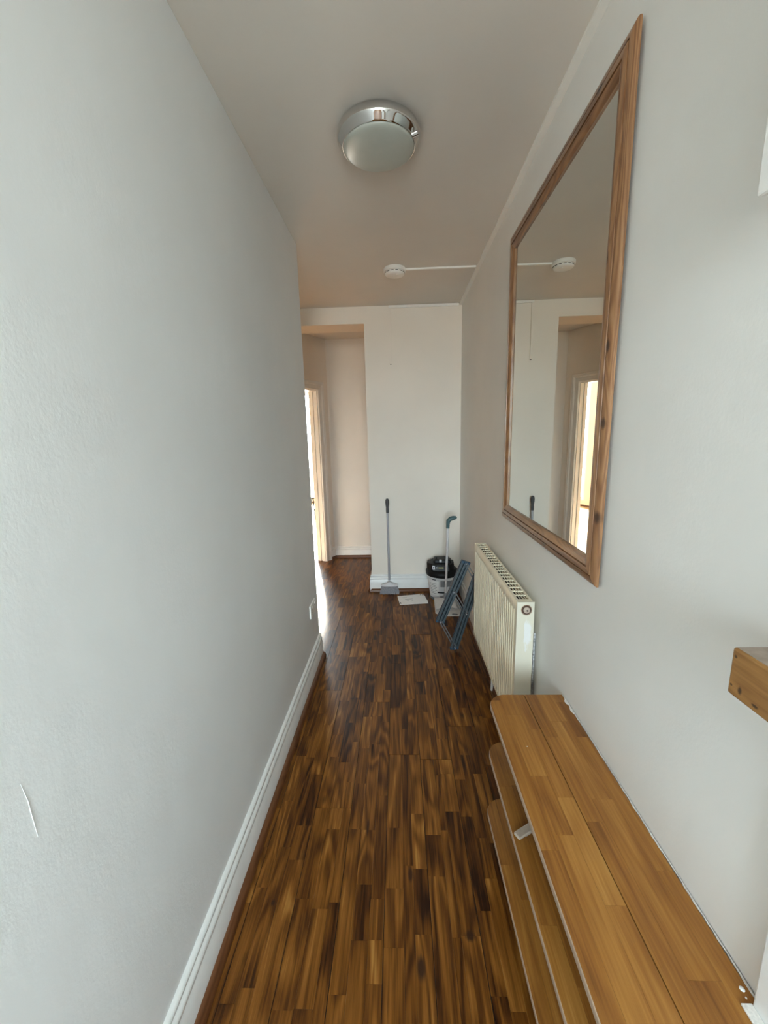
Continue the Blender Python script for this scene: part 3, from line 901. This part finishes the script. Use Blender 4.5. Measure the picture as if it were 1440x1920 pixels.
# ------------------------------------------------------------------ socket on the left wall
sk = empty('wall_socket', (XL, 2.40, 0.385), 'white double socket plate low on the left wall near the corner', 'socket')
MB().box(XL, XL + 0.009, 2.330, 2.470, 0.385, 0.470).build('plate', M_PLASTIC, sk, bevel=0.003)
for yy in (2.362, 2.438):
    MB().box(XL + 0.009, XL + 0.0125, yy - 0.006, yy + 0.006, 0.447, 0.461).build('rocker', M_PLASTIC, sk, bevel=0.001)
    for dy, dz, w_, h_ in ((0, 0.436, 0.002, 0.004), (-0.011, 0.412, 0.0032, 0.002), (0.011, 0.412, 0.0032, 0.002)):
        MB().box(XL + 0.008, XL + 0.0093, yy + dy - w_, yy + dy + w_, dz - h_, dz + h_).build('pin_hole', M_SUB, sk)

# ------------------------------------------------------------------ broom
M_GREYM = plain('grey_metal_tube', (0.42, 0.42, 0.45), 0.35, metal=0.3, var=0.04)
M_DARKG = plain('dark_grey_rubber', (0.055, 0.056, 0.062), 0.5)
M_LGREY = plain('light_grey_plastic', (0.62, 0.62, 0.64), 0.45)
bh = Vector((-0.108, 3.690, 0.10)); bt = Vector((-0.112, 3.722, 0.925))
bm_ = empty('broom', (bh.x, bh.y, 0), 'upright broom with grey bristles and dark grip against the far wall', 'broom')
MB().tube([bh + (bt - bh) * 0.04, bh + (bt - bh) * 0.90], 0.0105, 16).build('pole', M_GREYM, bm_, smooth=True)
dv = (bt - bh)
gr = [(0.835, 0.0125), (0.85, 0.0135), (0.875, 0.0135), (0.90, 0.0125), (0.93, 0.0165), (0.96, 0.0185), (0.985, 0.016), (0.998, 0.009), (1.0, 0.003)]
MB().tube([bh + dv * a for a, _ in gr], [r_ for _, r_ in gr], 18).build('grip', M_DARKG, bm_, smooth=True)
mb = MB()
rows = [(0.018, 0.012, 0.118), (0.022, 0.014, 0.108), (0.055, 0.022, 0.099), (0.080, 0.026, 0.090), (0.084, 0.027, 0.082), (0.082, 0.026, 0.078)]
nn = 28; vs = []
for a, b, z in rows:
    for k in range(nn):
        t = 2 * math.pi * k / nn
        vs.append((bh.x + a * math.copysign(abs(math.cos(t)) ** 0.75, math.cos(t)), bh.y - 0.003 + b * math.copysign(abs(math.sin(t)) ** 0.75, math.sin(t)), z))
fs = [(i * nn + k, i * nn + (k + 1) % nn, (i + 1) * nn + (k + 1) % nn, (i + 1) * nn + k) for i in range(len(rows) - 1) for k in range(nn)]
fs += [tuple(range(nn)), tuple((len(rows) - 1) * nn + k for k in range(nn))]
mb.add(vs, fs).build('head', M_LGREY, bm_, smooth=True, angle=50)
mb = MB(); q_ = random.Random(3)
for i in range(26):
    for j in range(5):
        fx = (i + 0.5) / 26 * 2 - 1; fy = (j + 0.5) / 5 * 2 - 1
        a = Vector((bh.x + fx * 0.078, bh.y - 0.003 + fy * 0.021, 0.080))
        b = Vector((bh.x + fx * 0.094 + q_.uniform(-.002, .002), bh.y - 0.008 + fy * 0.030 + q_.uniform(-.003, .003), q_.uniform(0.001, 0.006)))
        mb.tube([a, (a + b) / 2, b], [0.0028, 0.0034, 0.0036], 5)
o = mb.build('bristles', plain('grey_bristle', (0.30, 0.30, 0.32), 0.8, var=0.25, vscale=150), bm_)
o['kind'] = 'stuff'

# ------------------------------------------------------------------ bucket vacuum
VC = Vector((0.385, 3.588, 0))
vac = empty('bucket_vacuum', VC, 'white tub with a black motor lid in the far corner', 'vacuum cleaner')
M_TUB = plain('white_tub_plastic', (0.70, 0.71, 0.72), 0.35, var=0.03)
M_BLK = plain('black_plastic', (0.007, 0.007, 0.008), 0.42, spec=0.25, var=0.2)
M_GRYL = plain('grey_label', (0.22, 0.22, 0.23), 0.5, var=0.15, vscale=60)
MB().lathe([(0.0, 0.006), (0.100, 0.006), (0.106, 0.012), (0.112, 0.04), (0.134, 0.215), (0.140, 0.222), (0.140, 0.236), (0.0, 0.236)], VC, 56).build('tub', M_TUB, vac, smooth=True)
MB().lathe([(0.0, 0.0), (0.104, 0.0), (0.109, 0.004), (0.1105, 0.026), (0.107, 0.030), (0.0, 0.03)], VC, 56).build('foot_ring', plain('grey_foot', (0.16, 0.18, 0.19), 0.5), vac, smooth=True)
MB().lathe([(0.0, 0.232), (0.143, 0.232), (0.148, 0.238), (0.149, 0.262), (0.145, 0.274), (0.134, 0.284), (0.122, 0.290), (0.0, 0.292)], VC, 56).build('lid', M_BLK, vac, smooth=True, angle=50)


def tub_patch(t0, t1, z0, z1, out, n=14):
    """curved label lying on the tub"""
    vs = []
    for i in range(n + 1):
        t = math.radians(t0 + (t1 - t0) * i / n)
        for z in (z0, z1):
            r_ = 0.112 + (z - 0.04) / 0.175 * 0.022 + out
            vs.append((VC.x + r_ * math.cos(t), VC.y + r_ * math.sin(t), z))
    return MB().add(vs, [(2 * i, 2 * i + 2, 2 * i + 3, 2 * i + 1) for i in range(n)])


tub_patch(258, 318, 0.145, 0.205, 0.0012).build('grey_label', M_GRYL, vac)
tub_patch(200, 252, 0.055, 0.200, 0.0012).build('white_label', M_GLOSS, vac)
tub_patch(245, 286, 0.082, 0.096, 0.0016).build('printed_band', M_BLK, vac)
tub_patch(256, 306, 0.034, 0.052, 0.0016).build('printed_band', M_GRYL, vac)
for k in range(7):
    tub_patch(205 + (k % 3), 243 - 4 * (k % 2), 0.072 + k * 0.016, 0.076 + k * 0.016, 0.0018).build('printed_line', M_GRYL, vac)
tub_patch(222, 240, 0.206, 0.214, 0.0018).build('printed_line', M_BLK, vac)
# motor housing: stepped, with a sloping front panel
vx = lambda pts, z: [(VC.x + a, VC.y + b, z) for a, b in pts]
base = [(-0.140, -0.030), (-0.095, -0.100), (0.060, -0.118), (0.105, -0.060), (0.120, 0.045), (0.060, 0.110), (-0.080, 0.105), (-0.130, 0.050)]
mid = [(-0.140, -0.020), (-0.098, -0.088), (0.055, -0.104), (0.098, -0.05), (0.110, 0.040), (0.055, 0.100), (-0.080, 0.095), (-0.128, 0.045)]
n = 8
mb = MB().add(vx(base, 0.285) + vx(mid, 0.345) + vx([(a * 0.97, b * 0.95) for a, b in mid], 0.350), [tuple(range(n)), tuple(range(2 * n, 3 * n))] +
              [(j * n + i, j * n + (i + 1) % n, (j + 1) * n + (i + 1) % n, (j + 1) * n + i) for j in range(2) for i in range(n)])
mb.build('motor_housing', M_BLK, vac, bevel=0.006, seg=3, smooth=True)
cap = [(-0.075, -0.055), (0.070, -0.068), (0.086, 0.0), (0.062, 0.072), (-0.070, 0.070), (-0.085, 0.0)]
n = 6
mb = MB().add(vx(cap, 0.346) + vx([(a * 0.94, b * 0.9) for a, b in cap], 0.380), [tuple(range(n)), tuple(range(n, 2 * n))] + [(i, (i + 1) % n, n + (i + 1) % n, n + i) for i in range(n)])
mb.build('motor_cap', M_BLK, vac, bevel=0.008, seg=3, smooth=True)
MB().tube([VC + Vector((-0.052, -0.01, 0.376)), VC + Vector((-0.050, -0.01, 0.394))], [0.006, 0.004], 10).build('hose_peg', M_BLK, vac, smooth=True)
MB().obox(VC + Vector((-0.020, -0.062, 0.372)), (0.011, -0.001, 0), (0, 0.004, 0.001), (0, 0.001, 0.012)).build('latch', M_LGREY, vac, bevel=0.002)
fdir = Vector((0.155, -0.018, 0)).normalized(); fo = Vector((-0.116, -0.993, 0.2)).normalized()


def front(a, z):
    """point on the sloping front panel; a from 0 to 1 across"""
    k_ = (z - 0.285) / 0.06
    p0 = Vector((-0.095, -0.100, 0)).lerp(Vector((-0.098, -0.088, 0)), k_); p1 = Vector((0.060, -0.118, 0)).lerp(Vector((0.055, -0.104, 0)), k_)
    return VC + p0.lerp(p1, a) + Vector((0, 0, z)) + fo * 0.0012


def fpatch(name, a0, a1, z0, z1, mat, par=vac):
    return MB().add([front(a0, z0), front(a1, z0), front(a1, z1), front(a0, z1)], [(0, 1, 2, 3)]).build(name, mat, par)


M_YEL = plain('yellow_print', (0.40, 0.38, 0.12), 0.5, var=0.3, vscale=200)
s1 = fpatch('socket_plate', 0.01, 0.15, 0.303, 0.337, M_LGREY)
MB().add([front(a, z) + fo * 0.0006 for a, z in ((0.05, 0.312), (0.11, 0.312), (0.11, 0.328), (0.05, 0.328))], [(0, 1, 2, 3)]).build('socket_hole', M_BLK, s1)
fpatch('switch_mark', 0.235, 0.275, 0.316, 0.325, M_LGREY)
fpatch('switch_mark', 0.315, 0.325, 0.304, 0.334, M_LGREY)
for k in range(6):
    fpatch('printed_letter', 0.37 + k * 0.048, 0.37 + k * 0.048 + 0.034, 0.314, 0.325, M_YEL)
fpatch('printed_mark', 0.74, 0.83, 0.312, 0.323, M_GRYL)

# ------------------------------------------------------------------ long-handled dustpan
M_TEAL = plain('teal_plastic', (0.055, 0.115, 0.125), 0.4)
M_PAN = plain('white_pan_plastic', (0.72, 0.71, 0.70), 0.45, var=0.04)
dp = empty('dustpan', (0.40, 3.295, 0), 'white long-handled dustpan with a teal grip beside the tub', 'dustpan')
out_ = [(0.292, 3.230), (0.350, 3.170), (0.500, 3.167), (0.512, 3.255), (0.485, 3.430), (0.300, 3.430)]
MB().prism(out_, 0.0, 0.006).build('pan_floor', M_PAN, dp, bevel=0.002)
mb = MB()
for i, (h0, h1) in ((3, (0.030, 0.060)), (4, (0.060, 0.060)), (5, (0.060, 0.028)), (2, (0.006, 0.030))):
    a = Vector((*out_[i], 0)); b = Vector((*out_[(i + 1) % 6], 0))
    d_ = (b - a).normalized(); nrm = Vector((-d_.y, d_.x, 0)) * 0.004
    vs = [a, b, b + nrm, a + nrm]; vs = vs + [a + Vector((0, 0, h0)), b + Vector((0, 0, h1)), b + nrm + Vector((0, 0, h1)), a + nrm + Vector((0, 0, h0))]
    mb.add(vs, [(0, 3, 2, 1), (4, 5, 6, 7), (0, 1, 5, 4), (1, 2, 6, 5), (2, 3, 7, 6), (3, 0, 4, 7)])
mb.build('pan_walls', M_PAN, dp)
MB().add([(0.304, 3.255, 0.030), (0.392, 3.285, 0.046), (0.480, 3.255, 0.034), (0.483, 3.425, 0.060), (0.392, 3.425, 0.064), (0.303, 3.425, 0.056),
          (0.304, 3.255, 0.027), (0.392, 3.285, 0.043), (0.480, 3.255, 0.031), (0.483, 3.425, 0.057), (0.392, 3.425, 0.061), (0.303, 3.425, 0.053)],
         [(0, 1, 4, 5), (1, 2, 3, 4), (6, 11, 10, 7), (7, 10, 9, 8), (0, 6, 7, 1), (1, 7, 8, 2), (2, 8, 9, 3), (3, 9, 10, 4), (4, 10, 11, 5), (5, 11, 6, 0)]).build('hood', M_PAN, dp)
MB().obox((0.452, 3.190, 0.010), (0.022, -0.004, 0), (0.002, 0.006, 0), (0, 0, 0.004)).build('foot_tab', M_GRYL, dp, bevel=0.002)
ha = Vector((0.398, 3.413, 0.052)); hb = Vector((0.419, 3.425, 0.735))
MB().tube([ha, hb], 0.0105, 14).build('pole', plain('white_tube', (0.66, 0.65, 0.66), 0.4), dp, smooth=True)
MB().tube([ha + Vector((0, 0, -0.006)), ha + Vector((0.001, 0, 0.05)), ha + Vector((0.001, 0, 0.062))], [0.019, 0.015, 0.012], 14).build('pivot', M_GRYL, dp, smooth=True)
g = [hb + Vector(v) for v in ((-0.002, 0, -0.035), (0.0, 0, 0.005), (0.003, 0, 0.030), (0.020, 0, 0.047), (0.045, 0, 0.055), (0.066, 0, 0.057), (0.076, 0, 0.054))]
MB().tube(g, [0.0145, 0.0155, 0.019, 0.020, 0.0195, 0.0155, 0.006], 14).build('grip', M_TEAL, dp, smooth=True)

# ------------------------------------------------------------------ folded drying rack leaning at the radiator end
M_RACK = plain('blue_grey_rack', (0.050, 0.070, 0.080), 0.45, var=0.15, vscale=20)
M_RACKB = plain('blue_caps_and_gap_shade', (0.020, 0.060, 0.105), 0.35)
rk = empty('folding_rack', (0.40, 2.62, 0), 'folded blue-grey lattice drying rack leaning beside the radiator', 'drying rack')
RKY = 2.615


def rk_pt(x, z, dy=0.0):
    return Vector((x, RKY + dy, z))


A0, A1 = (0.268, 0.222), (0.442, 0.655)
B0, B1 = (0.366, 0.020), (0.525, 0.560)
MB().bar(rk_pt(*A0, 0.022), rk_pt(*A1, 0.022), 0.058, 0.006).build('gap_shade_plate', M_RACKB, rk)  # added dark plates: shade in the gaps between rails, put in as colour
MB().bar(rk_pt(B0[0] + 0.006, B0[1] + 0.02, 0.022), rk_pt(*B1, 0.022), 0.058, 0.006).build('gap_shade_plate', M_RACKB, rk)
for (p, q) in ((A0, A1), (B0, B1)):
    d_ = Vector((q[0] - p[0], 0, q[1] - p[1])).normalized(); s_ = Vector((d_.z, 0, -d_.x))
    for k in (-1, 0, 1):
        a = rk_pt(*p, 0.010 * k) + s_ * 0.0235 * k; b = rk_pt(*q, 0.010 * k) + s_ * 0.0235 * k
        a.z = max(a.z, 0.018)
        r_ = MB().bar(a, b, 0.0165, 0.018).build('rail', M_RACK, rk, bevel=0.004, seg=3)
        for e, sg in ((a, 1), (b, -1)):
            MB().bar(e + d_ * sg * 0.014, e - d_ * sg * 0.004, 0.0195, 0.0205).build('end_cap', M_RACKB, r_, bevel=0.004)
lerp = lambda p, q, t: (p[0] + (q[0] - p[0]) * t, p[1] + (q[1] - p[1]) * t)
for pa, pb in ((lerp(A0, A1, 0.02), lerp(B0, B1, 0.03)), (lerp(A0, A1, 0.52), lerp(B0, B1, 0.50)), (lerp(A0, A1, 0.98), lerp(B0, B1, 0.92))):
    d_ = Vector((pb[0] - pa[0], 0, pb[1] - pa[1])).normalized(); s_ = Vector((d_.z, 0, -d_.x))
    for k in (-1, 1):
        MB().bar(rk_pt(*pa, 0.010 * k) + s_ * 0.009 * k, rk_pt(*pb, 0.010 * k) + s_ * 0.009 * k, 0.008, 0.012).build('cross_link', plain('rack_link', (0.17, 0.175, 0.18), 0.4, metal=0.4), rk, bevel=0.002)
    for c_ in (pa, pb):
        MB().tube([rk_pt(c_[0], c_[1], -0.030), rk_pt(c_[0], c_[1], 0.030)], 0.0045, 10).build('rivet', M_GREYM, rk, smooth=True)

# ------------------------------------------------------------------ envelopes on the floor
M_PAPER = plain('white_paper', (0.88, 0.87, 0.86), 0.7, var=0.02)
M_INK = plain('grey_ink', (0.36, 0.36, 0.40), 0.8)


def envelope(label, c, ang, L, W, z, lines):
    e = empty('envelope', (c[0], c[1], z), label, 'envelope', 'letters on the floor')
    ux = Vector((math.cos(ang), math.sin(ang), 0)); uy = Vector((-ux.y, ux.x, 0)); c = Vector((c[0], c[1], z))
    MB().obox(c + Vector((0, 0, 0.0015)), ux * L / 2, uy * W / 2, (0, 0, 0.0013)).build('paper', M_PAPER, e)
    for (a0, a1, b0, b1, mat) in lines:
        p = lambda a, b: c + ux * (a - 0.5) * L + uy * (b - 0.5) * W + Vector((0, 0, 0.0031))
        MB().add([p(a0, b0), p(a1, b0), p(a1, b1), p(a0, b1)], [(0, 1, 2, 3)]).build('print', mat, e)
    return e


envelope('white envelope underneath, its top right corner showing two dark marks', (0.108, 3.545), 0.20, 0.250, 0.185, 0.0002,
         [(0.86, 0.92, 0.88, 0.95, M_SUB), (0.94, 0.99, 0.84, 0.93, M_SUB)])
envelope('white envelope on top, with faint printed address lines', (0.108, 3.508), 0.12, 0.258, 0.180, 0.0036,
         [(0.02, 0.06, 0.10, 0.30, M_GRYL), (0.16, 0.32, 0.84, 0.88, M_INK), (0.24, 0.52, 0.62, 0.66, M_INK), (0.28, 0.36, 0.44, 0.48, M_INK), (0.46, 0.52, 0.44, 0.48, M_INK)])

# ------------------------------------------------------------------ stool in the bright room
M_IRON = plain('black_iron', (0.012, 0.011, 0.010), 0.5)
so = UW(1.62, 1.75)
stl = empty('metal_stool', so, 'black metal stool glimpsed in the bright room through the doorway', 'stool')
MB().lathe([(0.0, 0.46), (0.15, 0.46), (0.16, 0.452), (0.16, 0.436), (0.15, 0.43), (0.0, 0.43)], so, 28).build('seat', M_IRON, stl, smooth=True)
for k in range(4):
    t = math.pi / 4 + k * math.pi / 2
    MB().tube([so + Vector((0.11 * math.cos(t), 0.11 * math.sin(t), 0.43)), so + Vector((0.16 * math.cos(t), 0.16 * math.sin(t), 0.0))], 0.011, 8).build('leg', M_IRON, stl, smooth=True)

bpy.context.view_layer.update()
